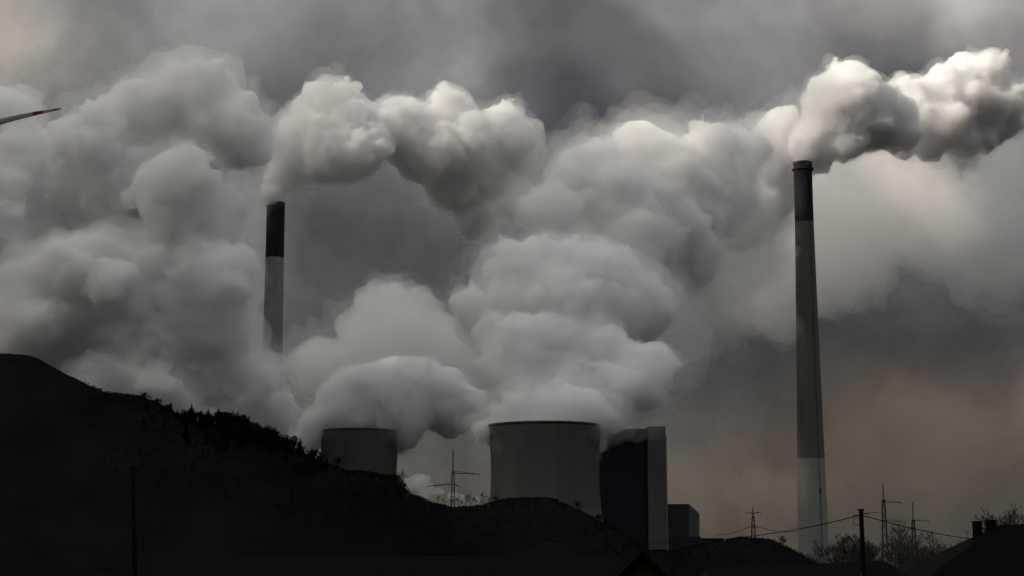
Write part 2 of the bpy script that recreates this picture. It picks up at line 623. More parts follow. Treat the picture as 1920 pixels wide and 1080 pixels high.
Y2 = 1390      # left chimney
Cq = [(516, 366, 14, Y2), (525, 340, 26, Y2), (540, 310, 38, Y2), (545, 270, 40, Y2), (575, 240, 45, Y2), (610, 205, 42, Y2),
      (600, 180, 28, Y2), (640, 185, 34, Y2 + 5), (655, 225, 50, Y2 + 5), (600, 280, 58, Y2), (660, 285, 52, Y2 + 8), (720, 245, 42, Y2 + 15),
      (745, 215, 30, Y2 + 20), (770, 240, 45, Y2 + 22), (840, 230, 50, Y2 + 40), (800, 280, 62, Y2 + 30), (880, 290, 70, Y2 + 50),
      (945, 255, 52, Y2 + 60), (920, 350, 60, Y2 + 60), (970, 290, 44, Y2 + 70), (850, 340, 55, Y2 + 45), (900, 410, 40, Y2 + 60)]
steam('steam_plume', 'grey white steam plume arching right from the shorter banded chimney by the hill', 'steam', Cq, 1.0, 21, 0.27,
      bumps=((11, 3.8), (5, 3.0), (2.3, 1.5)), veil=((3, 0.04), (8, 0.010)))

Dq = [(370, 145, 42, 1290), (420, 160, 40, 1290), (300, 200, 66, 1290), (230, 225, 52, 1290), (165, 255, 48, 1290), (395, 230, 85, 1300),
      (450, 265, 55, 1310), (300, 300, 100, 1300), (200, 330, 90, 1290), (30, 255, 50, 1300), (-30, 250, 80, 1300), (60, 330, 75, 1300),
      (100, 400, 100, 1300), (20, 450, 85, 1300), (340, 352, 66, 1235), (390, 430, 70, 1250), (400, 530, 70, 1250), (420, 600, 55, 1260),
      (235, 475, 56, 1240), (180, 490, 52, 1240), (120, 500, 58, 1235), (55, 520, 55, 1235), (250, 560, 90, 1250), (150, 600, 100, 1250),
      (50, 620, 85, 1250), (330, 620, 90, 1260), (400, 680, 72, 1260), (468, 715, 50, 1270), (505, 700, 30, 1275), (440, 760, 70, 1270),
      (300, 740, 80, 1260), (200, 720, 65, 1250), (515, 775, 38, 1280), (380, 800, 60, 1260), (-60, 420, 110, 1290), (-60, 600, 110, 1270)]
steam('steam_cloud', 'huge pale grey steam cloud rising behind the dark hill on the left', 'steam', Dq, 1.55, 31, 0.19,
      bumps=((18, 5.5), (8, 4.4), (3.6, 2.4)), veil=((4, 0.032), (11, 0.008)), extra=[(455, 340, 48, 1440), (450, 430, 50, 1440), (450, 540, 50, 1440)], dj=18, warps=((34, 10), (13, 4)))

Y3 = 1437      # small cooling tower
Eq = [(605, 800, 36, Y3), (640, 765, 48, Y3), (690, 742, 52, Y3), (755, 742, 58, Y3), (825, 750, 52, Y3 + 20), (868, 762, 38, Y3 + 30),
      (780, 715, 40, Y3 + 10), (582, 825, 24, Y3), (845, 775, 40, Y3 + 25), (690, 800, 52, Y3), (740, 800, 52, Y3), (720, 830, 30, Y3), (640, 830, 25, Y3)]
steam('steam_plume', 'low dome of grey steam welling out of the smaller cooling tower beside the hill', 'steam', Eq, 1.2, 41, 0.24,
      bumps=((14, 4.2), (6, 3.3), (2.8, 1.8)), veil=((3, 0.03), (9, 0.008)), extra=[(800, 830, 30, Y3 + 30), (890, 820, 30, Y3 + 20)])

Gq = [(720, 575, 48, 1720), (765, 600, 52, 1720), (680, 632, 44, 1720), (740, 655, 72, 1720), (820, 650, 62, 1720), (850, 690, 55, 1720),
      (650, 695, 52, 1720), (592, 690, 52, 1720)]
steam('steam_cloud', 'dim grey steam cloud far behind, between the left chimney and the big plume', 'steam', Gq, 2.2, 51, 0.02,
      bumps=((18, 4.0), (8, 1.8)), veil=((6, 0.012), (14, 0.005)), warps=((34, 10), (13, 4)))

Y4 = 1000      # large cooling tower
Fq = [(935, 792, 32, Y4), (962, 760, 42, Y4), (1010, 752, 44, Y4), (1060, 752, 42, Y4), (1110, 772, 38, Y4), (1148, 780, 24, Y4),
      (1000, 800, 50, Y4), (1080, 805, 45, Y4), (905, 800, 16, Y4),
      (930, 690, 42, 1030), (980, 660, 48, 1030), (1050, 640, 44, 1030), (1100, 672, 52, 1030), (1160, 692, 46, 1030), (1220, 690, 34, 1030),
      (1248, 692, 26, 1030), (1200, 735, 46, 1030), (1150, 740, 46, 1030), (1000, 700, 60, 1030), (1080, 720, 55, 1030),
      (878, 572, 32, 1070), (900, 605, 42, 1070), (925, 650, 45, 1060), (942, 512, 34, 1070), (955, 492, 32, 1070), (1010, 495, 48, 1070),
      (1075, 510, 60, 1070), (1135, 520, 55, 1080), (970, 570, 62, 1070), (1050, 580, 80, 1070), (1150, 590, 70, 1080), (1100, 640, 72, 1070),
      (1200, 575, 52, 1090),
      (1060, 335, 40, 1150), (1030, 395, 40, 1140), (1085, 300, 34, 1160), (1130, 310, 45, 1170), (1188, 285, 40, 1180), (1222, 270, 32, 1190),
      (1165, 380, 80, 1170), (1255, 325, 66, 1200), (1330, 282, 42, 1230), (1380, 295, 46, 1260), (1290, 385, 80, 1210), (1420, 320, 60, 1350),
      (1468, 245, 42, 1370), (1480, 300, 50, 1370), (1190, 450, 80, 1150), (1440, 370, 60, 1370), (1240, 420, 80, 1200), (1330, 370, 80, 1240), (1380, 400, 70, 1340), (1280, 480, 70, 1200)]
steam('steam_plume', 'towering pale steam plume boiling up from the large cooling tower in the middle', 'steam', Fq, 1.2, 61, 0.20,
      bumps=((15, 4.6), (6.5, 3.6), (2.8, 1.9)), dj=10,
      veil=((3.5, 0.032), (10, 0.009), (22, 0.0055)), extra=[(1250, 500, 100, 1200), (1330, 440, 110, 1260), (1430, 420, 110, 1450), (1540, 390, 100, 1480), (1640, 380, 90, 1480), (1740, 400, 80, 1430),
                  (1500, 330, 70, 1470), (1320, 570, 80, 1240), (1440, 520, 90, 1460), (1570, 480, 90, 1480), (1230, 620, 70, 1150), (1480, 270, 50, 1460)])

Pq = [(768, 912, 10, 1260), (780, 902, 12, 1260), (793, 900, 12, 1260), (786, 914, 12, 1260), (803, 914, 9, 1260), (822, 925, 9, 1260),
      (845, 934, 8, 1260), (868, 938, 7, 1260), (895, 940, 7, 1260), (795, 930, 12, 1260)]
steam('steam_puff', 'small pale steam puff low in the gap between the two cooling towers', 'steam', Pq, 0.7, 91, 0.12,
      levels=((8, 0.45, 0.8), (4, 0.45, 0.85)), bumps=((4, 0.9), (2, 0.5)), warps=((8, 2),), dj=2)
Hq = [(1920, 180, 40, 1800), (1905, 330, 60, 1800), (1850, 410, 70, 1800), (1780, 455, 60, 1800), (1925, 440, 90, 1800), (1980, 300, 90, 1800), (1900, 520, 60, 1800), (1830, 510, 45, 1800)]
steam('steam_cloud', 'dull grey cloud at the right edge behind the sunlit plume', 'cloud', Hq, 2.4, 71, 0.014,
      bumps=((18, 4.0), (8, 1.8)), veil=((8, 0.008), (22, 0.004)), warps=((40, 12), (15, 5)))


# unseen cloud deck added up-sun, shaped to shade all but the right-hand plume
rs_ = random.Random(8)
DK = []
for iy in range(26):
    for ix in range(21):
        y = -640 + iy * 98 + rs_.uniform(-28, 28)
        edge = -662 + 30 * math.sin(y / 170.0) + 560 * float(sm(1180, 1340, y))
        x = -2480 + ix * 118 + rs_.uniform(-35, 35)
        thin = float(sm(150, 800, edge - x))
        if x < edge:
            DK.append(((x, y, 1090 + rs_.uniform(-25, 25)), rs_.uniform(88, 125) * (max(0.52 + 0.48 * thin, float(sm(1150, 1300, y))) * (0.78 if x < -1360 else 1.36 if y < 720 else 1.14 if y < 900 else 0.86))))
me = billow_mesh('shade_cloud', DK, 14.0, 81, ((3, 0.5, 0.8),), ((120, 30),), 10.0)
me.materials.append(vol('shade_cloud_vapour', 0.009))
o = bpy.data.objects.new('shade_cloud', me)
C.objects.link(o)
tag(o, None, None, kind='structure')


# ------------------------------------------------------------------ power station
def chimney(loc, H, prof, bands, label, n=56):
    """bands: (name, z0, z1, material)"""
    t = empty('chimney', loc, label, 'chimney')
    zs = np.array([p[1] for p in prof], float); rsd = np.array([p[0] for p in prof], float)
    rz = lambda z: float(np.interp(z, zs, rsd))
    for nm, z0, z1, m, lab in bands:
        mb = MB()
        ring = [(rz(z), z) for z in np.linspace(z0, z1, 12)]
        if z1 >= H - 0.01:
            ring += [(rz(z1) - 0.7, z1), (rz(z1) - 0.7, z1 - 14)]
        mb.lathe(ring, n)
        o = mb.build(nm, m, t, smooth=True)
        if lab:
            o['label'] = lab
    return t, rz


mpp = Y1 / F
base = at(1526, 1059, Y1); base.z = 0.0
Hc = at(1507, 306, Y1).z
zb1, zb2 = at(1508, 417, Y1).z, at(1521, 860, Y1).z
prof = [(29.5 * mpp, 0), (25.5 * mpp, zb2), (21 * mpp, at(1514, 620, Y1).z), (17.8 * mpp, zb1), (17.4 * mpp, Hc)]
t, rz = chimney(base, Hc, prof,
                [('shaft_base', 0, zb2, M['pale'], 'paler grey lowest section of the shaft'), ('shaft', zb2, zb1, M['olive'], None),
                 ('top_band', zb1, Hc, M['band'], 'black painted band at the top')],
                'tall tapering right-hand chimney with black top band and pale foot')
mb = MB()
zg = at(1507, 319, Y1).z
mb.lathe([(rz(zg), zg - 0.7), (rz(zg) + 1.3, zg), (rz(zg) + 1.3, zg + 1.0), (rz(zg) + 1.1, zg + 1.0), (rz(zg) + 1.1, zg + .15), (rz(zg), zg + 0.15)], 56)
mb.build('gallery', M['dark'], t, smooth=False)
mb = MB()
mb.lathe([(rz(Hc) - 0.75, Hc), (rz(Hc) - 0.75, Hc + 0.6), (rz(Hc) + 0.5, Hc + 0.6), (rz(Hc) + 0.5, Hc - 0.8), (rz(Hc) - 0.01, Hc - 1.3)], 56)
mb.build('rim', M['dark'], t)
# ladder rail and hatch, on the side that faces the houses
mb = MB()
aL = math.asin(0.42)
pth = []
for z in np.linspace(2, zb1, 30):
    r_ = rz(z) + 0.12
    pth.append((r_ * math.sin(aL), -r_ * math.cos(aL), z))
mb.tube(pth, 0.22, 4)
mb.build('ladder', M['dark'], t)
zw = at(1538, 920, Y1).z
mb = MB()
mb.box((-0.9, -0.4, -1.5), (0.9, 0.25, 1.5))
mb.box((-1.2, -0.7, -1.9), (1.2, 0.0, -1.55))
o = mb.build('hatch', M['rim'], t, loc=(rz(zw) * math.sin(aL), -rz(zw) * math.cos(aL), zw))
o.rotation_euler = (0, 0, aL)

mpp = Y2 / F
base = at(514, 530, Y2); base.z = 0.0
Hc = at(514, 381, Y2).z
zb1 = at(514, 484, Y2).z
prof = [(26 * mpp, 0), (18.6 * mpp, at(514, 660, Y2).z), (17.6 * mpp, zb1), (17.3 * mpp, Hc)]
t, rz = chimney(base, Hc, prof, [('shaft', 0, zb1, M['pale'], None), ('top_band', zb1, Hc, M['band'], 'dark blue painted band at the top')],
                'grey chimney with dark blue top band, its foot hidden in steam behind the hill')
mb = MB()
mb.lathe([(rz(Hc) - 0.75, Hc), (rz(Hc) - 0.75, Hc + 0.5), (rz(Hc) - 0.15, Hc + 0.5), (rz(Hc) - 0.01, Hc - 0.3)], 56)
mb.build('rim', M['dark'], t)


def cooling_tower(px, Y, ytop, rpx_top, rpx_neck, y_neck, rpx_base, label):
    mpp = Y / F
    H = at(px, ytop, Y).z
    zn = at(px, y_neck, Y).z
    rt, rn, rb = rpx_top * mpp, rpx_neck * mpp, rpx_base * mpp
    t = empty('cooling_tower', (at(px, 900, Y).x, Y, 0), label, 'cooling tower')
    zleg = 8.0
    pr = []
    for z in np.linspace(zleg, H, 36):
        if z > zn:
            r_ = rn + (rt - rn) * ((z - zn) / (H - zn)) ** 1.7
        else:
            a = math.sqrt(rb * rb / rn / rn - 1) / zn
            r_ = rn * math.sqrt(1 + (a * (zn - z)) ** 2)
        pr.append((r_, z))
    mb = MB()
    mb.lathe(pr + [(rt - 0.9, H), (pr[20][0] - 0.9, pr[20][1]), (pr[0][0] - 0.9, zleg)], 96, closed=True)
    mb.build('shell', M['concrete'], t, smooth=True)
    mb = MB()
    mb.lathe([(rt + 0.02, H - 1.0), (rt + 0.55, H - 0.4), (rt + 0.55, H + 0.45), (rt - 1.0, H + 0.45), (rt - 1.0, H - 0.3)], 96)
    mb.build('rim', M['rim'], t)
    mb = MB()
    for k in range(36):
        a0, a1 = 2 * math.pi * k / 36, 2 * math.pi * (k + 1) / 36
        p = lambda a, r_, z: (r_ * math.cos(a), r_ * math.sin(a), z)
        mb.tube([p(a0, rb * 1.03, -0.5), p((a0 + a1) / 2, rb - .45, zleg + 0.3)], 0.5, 5)
        mb.tube([p(a1, rb * 1.03, -0.5), p((a0 + a1) / 2, rb - .45, zleg + 0.3)], 0.5, 5)
    mb.build('support_legs', M['concrete'], t)
    return t


cooling_tower(673, Y3, 809, 74, 69.5, 905, 92, 'smaller cooling tower half hidden by the slope of the hill')
cooling_tower(1022, Y4, 799, 105.5, 101, 885, 130, 'large grey cooling tower in the middle with steam pouring over its rim')

# boiler house: dark blue block with a pale stair tower on its right
Yb = 1120
mpp = Yb / F
bt = empty('boiler_house', (at(1190, 900, Yb).x, Yb, 0), 'tall dark blue boiler house with a pale grey tower on its right side', 'building')
x0 = bt.location.x
xa, xb_, xc = (at(1118, 950, Yb).x - x0, at(1216, 950, Yb).x - x0, at(1250, 950, Yb).x - x0)
zt1, zt2 = at(1190, 806, Yb).z, at(1230, 799, Yb).z
mb = MB(); mb.box((xa, 4, -1), (xb_ - 0.01, 46, zt1)); mb.build('hall', M['navy'], bt)
mb = MB(); mb.box((xb_, 1.0, -1), (xc, 30, zt2)); mb.build('stair_tower', M['grey'], bt)
mb = MB(); mb.box((xa - .4, 3.6, zt1), (xb_ - 0.01, 46.4, zt1 + 1.0)); mb.build('parapet', M['dark'], bt)
mb = MB(); mb.box((xc, 3, 6), (xc + 0.9, 4, zt2 - 6)); mb.build('drainpipe', M['pale'], bt)

Yp = 1180
pt = empty('bunker_building', (at(1281, 1000, Yp).x, Yp, 0), 'low grey building with one slanted roof corner right of the boiler house', 'building')
x0 = pt.location.x
g = lambda px, py: (at(px, py, Yp).x - x0, at(px, py, Yp).z)
mb = MB(); mb.prism([g(1240, 1100), g(1294, 1100), g(1291.5, 945), g(1240, 945)], 0, 40); mb.build('wall', M['slate'], pt)
mb = MB(); mb.prism([g(1294.2, 1100), g(1312, 1100), g(1311.5, 963), g(1291.7, 945)], 0.02, 40); mb.build('slanted_side', M['grey'], pt)
Yl = 1000
lt = empty('annex_building', (at(1325, 1010, Yl).x, Yl, 0), 'flat roofed dark annex in front of the building with the slanted corner', 'building')
x0 = lt.location.x
g = lambda px, py: (at(px, py, Yl).x - x0, at(px, py, Yl).z)
mb = MB(); mb.prism([g(1268, 1105), g(1357, 1105), g(1357, 1010.5), g(1318, 1010.5), g(1312, 1006), g(1268, 1005)], 0, 24); mb.build('wall', M['navy'], lt)
mb = MB(); mb.prism([g(1317, 1010.4), g(1358, 1010.4), g(1358, 1009), g(1317, 1009)], -0.4, 24.4); mb.build('roof_edge', M['dark'], lt)


# ------------------------------------------------------------------ pylons and wires
def lattice(mb, z0, z1, w0, w1, r_, n):
    for i in range(n):
        a, b = z0 + (z1 - z0) * i / n, z0 + (z1 - z0) * (i + 1) / n
        wa, wb = w0 + (w1 - w0) * i / n, w0 + (w1 - w0) * (i + 1) / n
        ca = [(-wa, -wa, a), (wa, -wa, a), (wa, wa, a), (-wa, wa, a)]
        cb = [(-wb, -wb, b), (wb, -wb, b), (wb, wb, b), (-wb, wb, b)]
        for k in range(4):
            k2 = (k + 1) % 4
            mb.tube([ca[k], cb[k]], r_ * 1.5, 4)
            mb.tube([ca[k], cb[k2]], r_ * 0.8, 4)
            mb.tube([ca[k2], cb[k]], r_ * 0.8, 4)
            mb.tube([cb[k], cb[k2]], r_, 4)


def pylon(px, Y, ytop, yneck, wneck, wbase, arms, label, r_=0.16, mast=0.28):
    """arms: (py, reach left px, reach right px, droop px)"""
    mpp = Y / F
    b = at(px, 1040, Y)
    t = empty('pylon', (b.x, Y, 0), label, 'pylon', 'power line pylons')
    zt, zn = at(px, ytop, Y).z, at(px, yneck, Y).z
    mb = MB()
    lattice(mb, 0, zn, wbase, wneck, r_, 9)
    mb.build('lattice_body', M['steel'], t)
    mb = MB(); mb.tube([(0, 0, zn - 1), (0, 0, zt)], [mast * 1.3, mast], 6); mb.build('mast', M['steel'], t)
    for py, lf, rt, dr in arms:
        z = at(px, py, Y).z
        mb = MB()
        for s, ln in ((-1, lf), (1, rt)):
            if ln:
                q = (s * ln * mpp, 0, z - dr * mpp)
                mb.tube([(0, -0.5, z), q], [r_ * 1.7, r_ * 1.2], 4)
                mb.tube([(0, 0.5, z), q], [r_ * 1.7, r_ * 1.2], 4)
                mb.tube([(0, 0, z + 1.3), q], [r_, r_ * 0.8], 4)
        mb.build('crossarm', M['steel'], t)
        for s, ln in ((-1, lf), (1, rt)):
            if ln:
                mb = MB()
                mb.tube([(s * ln * mpp, 0, z - dr * mpp - 1.2), (s * ln * mpp, 0, z - dr * mpp + .2)], 0.18, 5)
                mb.build('insulator', M['dark'], t)
    return t


pylon(1660, 800, 906, 938, 0.6, 1.7, [(941, 0, 34, 1.5), (976, 0, 40, 3)], 'tallest pylon, right of the chimney, with arms on its right side only', 0.11, 0.2)
pylon(1714.5, 1100, 942, 975, 0.7, 2.0, [(976, 0, 29, 1)], 'small pylon with one stubby arm behind the bare tree on the right', 0.14, 0.26)
pylon(1413.5, 1500, 951, 968, 0.9, 3.6, [(963, 13, 14, -2), (988, 11, 10, 0)], 'cross shaped pylon standing left of the tall right chimney', 0.2, 0.42)
pylon(848.5, 1150, 843, 885, 0.7, 2.6, [(887, 0, 50, 2), (908, 48, 12, 4)], 'dark pylon between the two cooling towers', 0.2, 0.34)


def wire(a, b, sag, r_, label, n=24, taper=0.0):
    a, b = Vector(a), Vector(b)
    pts = []
    for i in range(n + 1):
        t_ = i / n
        p = a.lerp(b, t_)
        p.z -= sag * 4 * t_ * (1 - t_)
        pts.append(p)
    mb = MB()
    mb.tube(pts, r_ if not taper else [r_ + (taper - r_) * min(1, i / n * 2.2) for i in range(n + 1)], 5)
    o = mb.build('overhead_wire', M['wire'], None, smooth=True)
    return tag(o, label, 'wire', 'overhead wires')


def gz(x, y):
    return float(ground_z(np.array(x), np.array(y)))


def wood_pole(px, Y, ytop, w_px, lean_px, label, cap=False):
    top = at(px, ytop, Y)
    bot = at(px + lean_px, 1080, Y)
    k = (top.z - (gz(top.x, Y) - 0.5)) / (top.z - bot.z)
    bot = top.lerp(bot, k)
    r_ = w_px / 2 * Y / F
    t = empty('wooden_pole', (bot.x, bot.y, bot.z), label, 'pole')
    mid = (top + bot) / 2 - Vector(bot) + Vector((-0.35 * r_, 0, 0))
    mb = MB()
    mb.tube([(0, 0, 0), mid * 0.5 + Vector((.2 * r_, 0, 0)), mid, top - bot], [r_ * 1.25, r_ * 1.15, r_ * 1.05, r_ * 0.92], 12)
    mb.build('shaft', M['wood'], t, smooth=True)
    return t, top - bot, r_, bot


t, tp, r_, bo = wood_pole(249, 45, 877, 9.5, 5, 'bare black wooden pole standing alone before the dark hill')
mb = MB(); mb.tube([tp, tp + Vector((0, 0, 0.03))], [r_ * 1.05, r_ * 0.9], 12); mb.build('cap', M['wood'], t)
poleL = bo + tp
t, tp, r_, bo = wood_pole(1614.5, 80, 956, 9, 6, 'black wooden pole carrying wires, in front of the bare trees on the right')
mb = MB(); mb.tube([tp + Vector((0, 0, -.05)), tp + Vector((0, 0, 0.04))], [r_ * 1.05, r_ * 1.45], 12); mb.build('cap', M['wood'], t)
mb = MB(); mb.tube([tp + Vector((-.38, 0, -.28)), tp + Vector((0, 0, -.25))], 0.04, 6); mb.tube([tp + Vector((.4, 0, -.16)), tp + Vector((0, 0, -.18))], 0.02, 6)
mb.build('insulator_bracket', M['dark'], t)
mb = MB()
q = lambda px, py: at(px, py, 80) - bo
mb.tube([q(1613, 972), q(1600.5, 972.5), q(1600.5, 984), q(1613, 984)], 0.016, 5)
mb.build('wire_loop', M['steel'], t)
pa = at(1606, 967.5, 80)
wire(pa, at(246, 884, 45.0), 1.55, 0.022, 'long sagging wire running left from the wire-carrying pole past the boiler house', taper=0.006)
wire(at(1621, 962.5, 80), at(1658, 957.5, 800), 0.15, 0.022, 'short taut wire running right from the pole to the tallest pylon')
wire(at(1620, 967, 80), at(1826, 1011, 99), 0.12, 0.022, 'thin wire sloping down from the pole to the house with two chimneys')
wire(at(1669, 996, 800), at(1713, 989, 1100), 0.8, 0.18, 'conductor between the tallest pylon and the small pylon')
wire(at(1403, 988, 1500), at(1340, 1003, 1560), 2, 0.2, 'faint conductor drooping left from the cross shaped pylon')
wire(at(1423, 988, 1500), at(1500, 996, 1440), 2, 0.2, 'faint conductor drooping right from the cross shaped pylon')

# ------------------------------------------------------------------ wind turbine on the hill, only a blade tip is in view
Yt = 1150
hub = at(-42, 237.5, Yt)
gzt = hill_point(-42, 0.0).z
wt = empty('wind_turbine', (hub.x, Yt, gzt - 2), 'wind turbine with red striped blade reaching in at the left edge', 'wind turbine')
hz = hub.z - gzt + 2
mb = MB(); mb.lathe([(3.4, 0), (1.9, hz - 1.5), (0.05, hz - 1.5)], 28); mb.build('tower', M['white'], wt, smooth=True, loc=(0, 5, 0))
mb = MB(); mb.tube([(0, 1, hz), (0, 2, hz), (0, 9, hz + .3), (0, 11, hz + .3)], [1.7, 2.1, 2.1, 1.4], 16); mb.build('nacelle', M['white'], wt, smooth=True)
mb = MB(); mb.tube([(0, -2.8, hz), (0, -2, hz), (0, 0, hz), (0, 1, hz)], [0.3, 1.3, 1.9, 1.7], 16); mb.build('hub', M['white'], wt, smooth=True)
mpp = Yt / F
BL = (at(115.5, 204, Yt) - hub).length
for kb in range(3):
    root = bpy.data.objects.new('blade', None)

    def seg(r0, r1, nn=8):
        mb_ = MB()
        vs, fs = [], []
        m_ = 12
        for i in range(nn + 1):
            x = r0 + (r1 - r0) * i / nn
            f_ = x / BL
            ch = np.interp(f_, [0, .06, .2, .45, .68, .85, .97, 1.0], [1.1, 1.1, 2.3, 1.85, 1.45, 1.02, 0.62, 0.3])
            th = np.interp(f_, [0, .06, .2, 1], [1.1, 1.1, .45, .12])
            zc = -1.2 * (1 - f_) ** 2 + 0.0 - 1.6 * (f_ ** 2) * 0 + 2.0 * math.sin(math.pi * f_) * 0.35
            for k in range(m_):
                w = 2 * math.pi * k / m_
                vs.append((x, th * math.sin(w), zc + ch * math.cos(w) + 0))
        for i in range(nn):
            for k in range(m_):
                k2 = (k + 1) % m_
                fs.append((i * m_ + k, i * m_ + k2, (i + 1) * m_ + k2, (i + 1) * m_ + k))
        fs.append(tuple(range(m_))); fs.append(tuple(nn * m_ + k for k in range(m_)))
        mb_.add(vs, fs)
        return mb_
    ang_ = math.atan2((at(115.5, 204, Yt) - hub).z, (at(115.5, 204, Yt) - hub).x) + kb * 2 * math.pi / 3
    s1, s2, s3, s4 = BL * 0.66, BL * 0.78, BL * 0.9, BL
    o = seg(0.5, s1, 20).build('blade', M['white'], wt, smooth=True, loc=(0, -0.5, hz))
    o.rotation_euler = (0, -ang_, 0)
    a_ = seg(s1, s2).build('red_stripe', M['red'], o, smooth=True)
    b_ = seg(s2, s3).build('white_stripe', M['white'], o, smooth=True)
    c_ = seg(s3, s4).build('red_tip', M['red'], o, smooth=True)


# ------------------------------------------------------------------ foreground houses
def hip_house(Y, ridge_l, ridge_r, run_px, drop_m, depth, label, roof_mat, hip=(True, True), wall_mat=None):
    """ridge ends as pixels; hips run down to eaves"""
    wall_mat = wall_mat or M['brick']
    a, b = at(*ridge_l, Y), at(*ridge_r, Y)
    org = Vector(((a.x + b.x) / 2, Y, gz((a.x + b.x) / 2, Y) - 0.3))
    t = empty('house', org, label, 'house')
    a, b = a - org, b - org
    run = run_px * Y / F
    xl = a.x - (run if hip[0] else 0)
    xr = b.x + (run if hip[1] else 0)
    zl, zr = a.z - drop_m, b.z - drop_m
    hd = depth / 2
    mb = MB()
    th = 0.18
    vs = [(xl, -hd, zl), (xr, -hd, zr), (xr, hd, zr), (xl, hd, zl), tuple(a), tuple(b)]
    lo = [(x, y, z - th) for x, y, z in vs]
    fs = [(0, 1, 5, 4), (1, 2, 5), (2, 3, 4, 5), (3, 0, 4)]
    mb.add(vs + lo, fs + [tuple(i + 6 for i in f)[::-1] for f in fs] + [(0, 6, 7, 1), (1, 7, 8, 2), (2, 8, 9, 3), (3, 9, 6, 0)])
    roof = mb.build('roof', roof_mat, t)
    mb = MB()
    ov = 0.35
    zt = min(zl, zr) - th + 0.1
    mb.box((xl + ov, -hd + ov, 0), (xr - ov, hd - ov, zt))
    mb.build('wall', wall_mat, t)
    mb = MB()
    nx = max(2, int((xr - xl) / 3))
    return t, roof, org, (xl, xr, zt, hd, ov)


def front_windows(t, geo, n):
    xl, xr, zt, hd, ov = geo
    for i in range(n):
        x = xl + (xr - xl) * (i + 0.5) / n
        mb = MB(); mb.box((x - .55, -hd + ov - .05, zt - 2.2), (x + .55, -hd + ov - .003, zt - .8))
        w = mb.build('window', M['dark'], t)
        mb = MB(); mb.box((x - .65, -hd + ov - .14, zt - 2.3), (x + .65, -hd + ov - .003, zt - 2.205))
        mb.build('sill', M['brick'], w)


Yh = 100
t, roof, org, geo = hip_house(Yh, (1873, 984), (2140, 976), 200, 3.4, 11, 'dark house with two chimneys on its hipped roof at the bottom right corner', M['tile'])
front_windows(t, geo, 3)
for (l_, r2, tp_, bt_, dy) in ((1825, 1841, 977, 1024, -0.3), (1850, 1867, 974.5, 1010, 0.0)):
    a, b = at(l_, tp_, Yh + dy), at(r2, bt_, Yh + dy)
    mb = MB()
    mb.box((a.x - org.x, dy - .28, b.z - org.z), (b.x - org.x, dy + .28, a.z - org.z - 0.06))
    ch = mb.build('chimney', M['brick'], roof)
    mb = MB()
    mb.box((a.x - org.x - .03, dy - .31, a.z - org.z - .06), (b.x - org.x + .03, dy + .31, a.z - org.z))
    o = mb.build('chimney_cap', M['brick'], t)
p0, p1 = at(1813, 1024, Yh), at(1813.5, 996, Yh)
mb = MB(); mb.tube([p0 - org, p1 - org], 0.012, 5)
for k in range(10):
    w = 2 * math.pi * k / 10
    w2 = 2 * math.pi * (k + 1) / 10
    c0 = p1 - org + Vector((0, 0, -.02))
    mb.tube([c0 + Vector((math.cos(w) * .1, 0, math.sin(w) * .1)), c0 + Vector((math.cos(w2) * .1, 0, math.sin(w2) * .1))], 0.014, 4)
mb.build('aerial', M['steel'], t)

t, roof, org, geo = hip_house(86, (1330, 1066), (1656, 1051), 60, 1.6, 9, 'long low dark roofed house below the wire-carrying pole', M['tile'])
front_windows(t, geo, 4)
t, roof, org, geo = hip_house(96, (330, 1043), (1140, 1042), 40, 1.9, 10, 'long brown roofed house along the bottom edge below the hill', M['tile'])
front_windows(t, geo, 6)

# gabled house, gable end facing the road
Yg = 78
ap = at(1205, 1033, Yg)
org = Vector((ap.x, Yg, gz(ap.x, Yg) - 0.3))
t = empty('house', org, 'small gabled house with ochre gable wall at the bottom middle', 'house', rz=-math.atan2(org.x, org.y))
z = ap.z - org.z
mb = MB()
w_, h_ = 2.6, 2.6
poly = [(0, z), (w_, z - h_), (w_ - .16, z - h_ - .12), (0, z - .26), (-w_ + .16, z - h_ - .12), (-w_, z - h_)]
mb.prism(poly, -0.35, 9)
mb.build('roof', M['tile'], t)
mb = MB()
mb.prism([(0, z - .28), (w_ - .3, z - h_ - .02), (w_ - .3, 0), (-w_ + .3, 0), (-w_ + .3, z - h_ - .02)], 0, 8.7)
mb.build('wall', M['ochre'], t)
mb = MB(); mb.box((-.45, -.05, z - 3.0), (.45, -.003, z - 1.9)); w = mb.build('window', M['dark'], t)
mb = MB(); mb.box((-.52, -.1, z - 3.1), (.52, -.003, z - 3.003)); mb.build('sill', M['brick'], w)


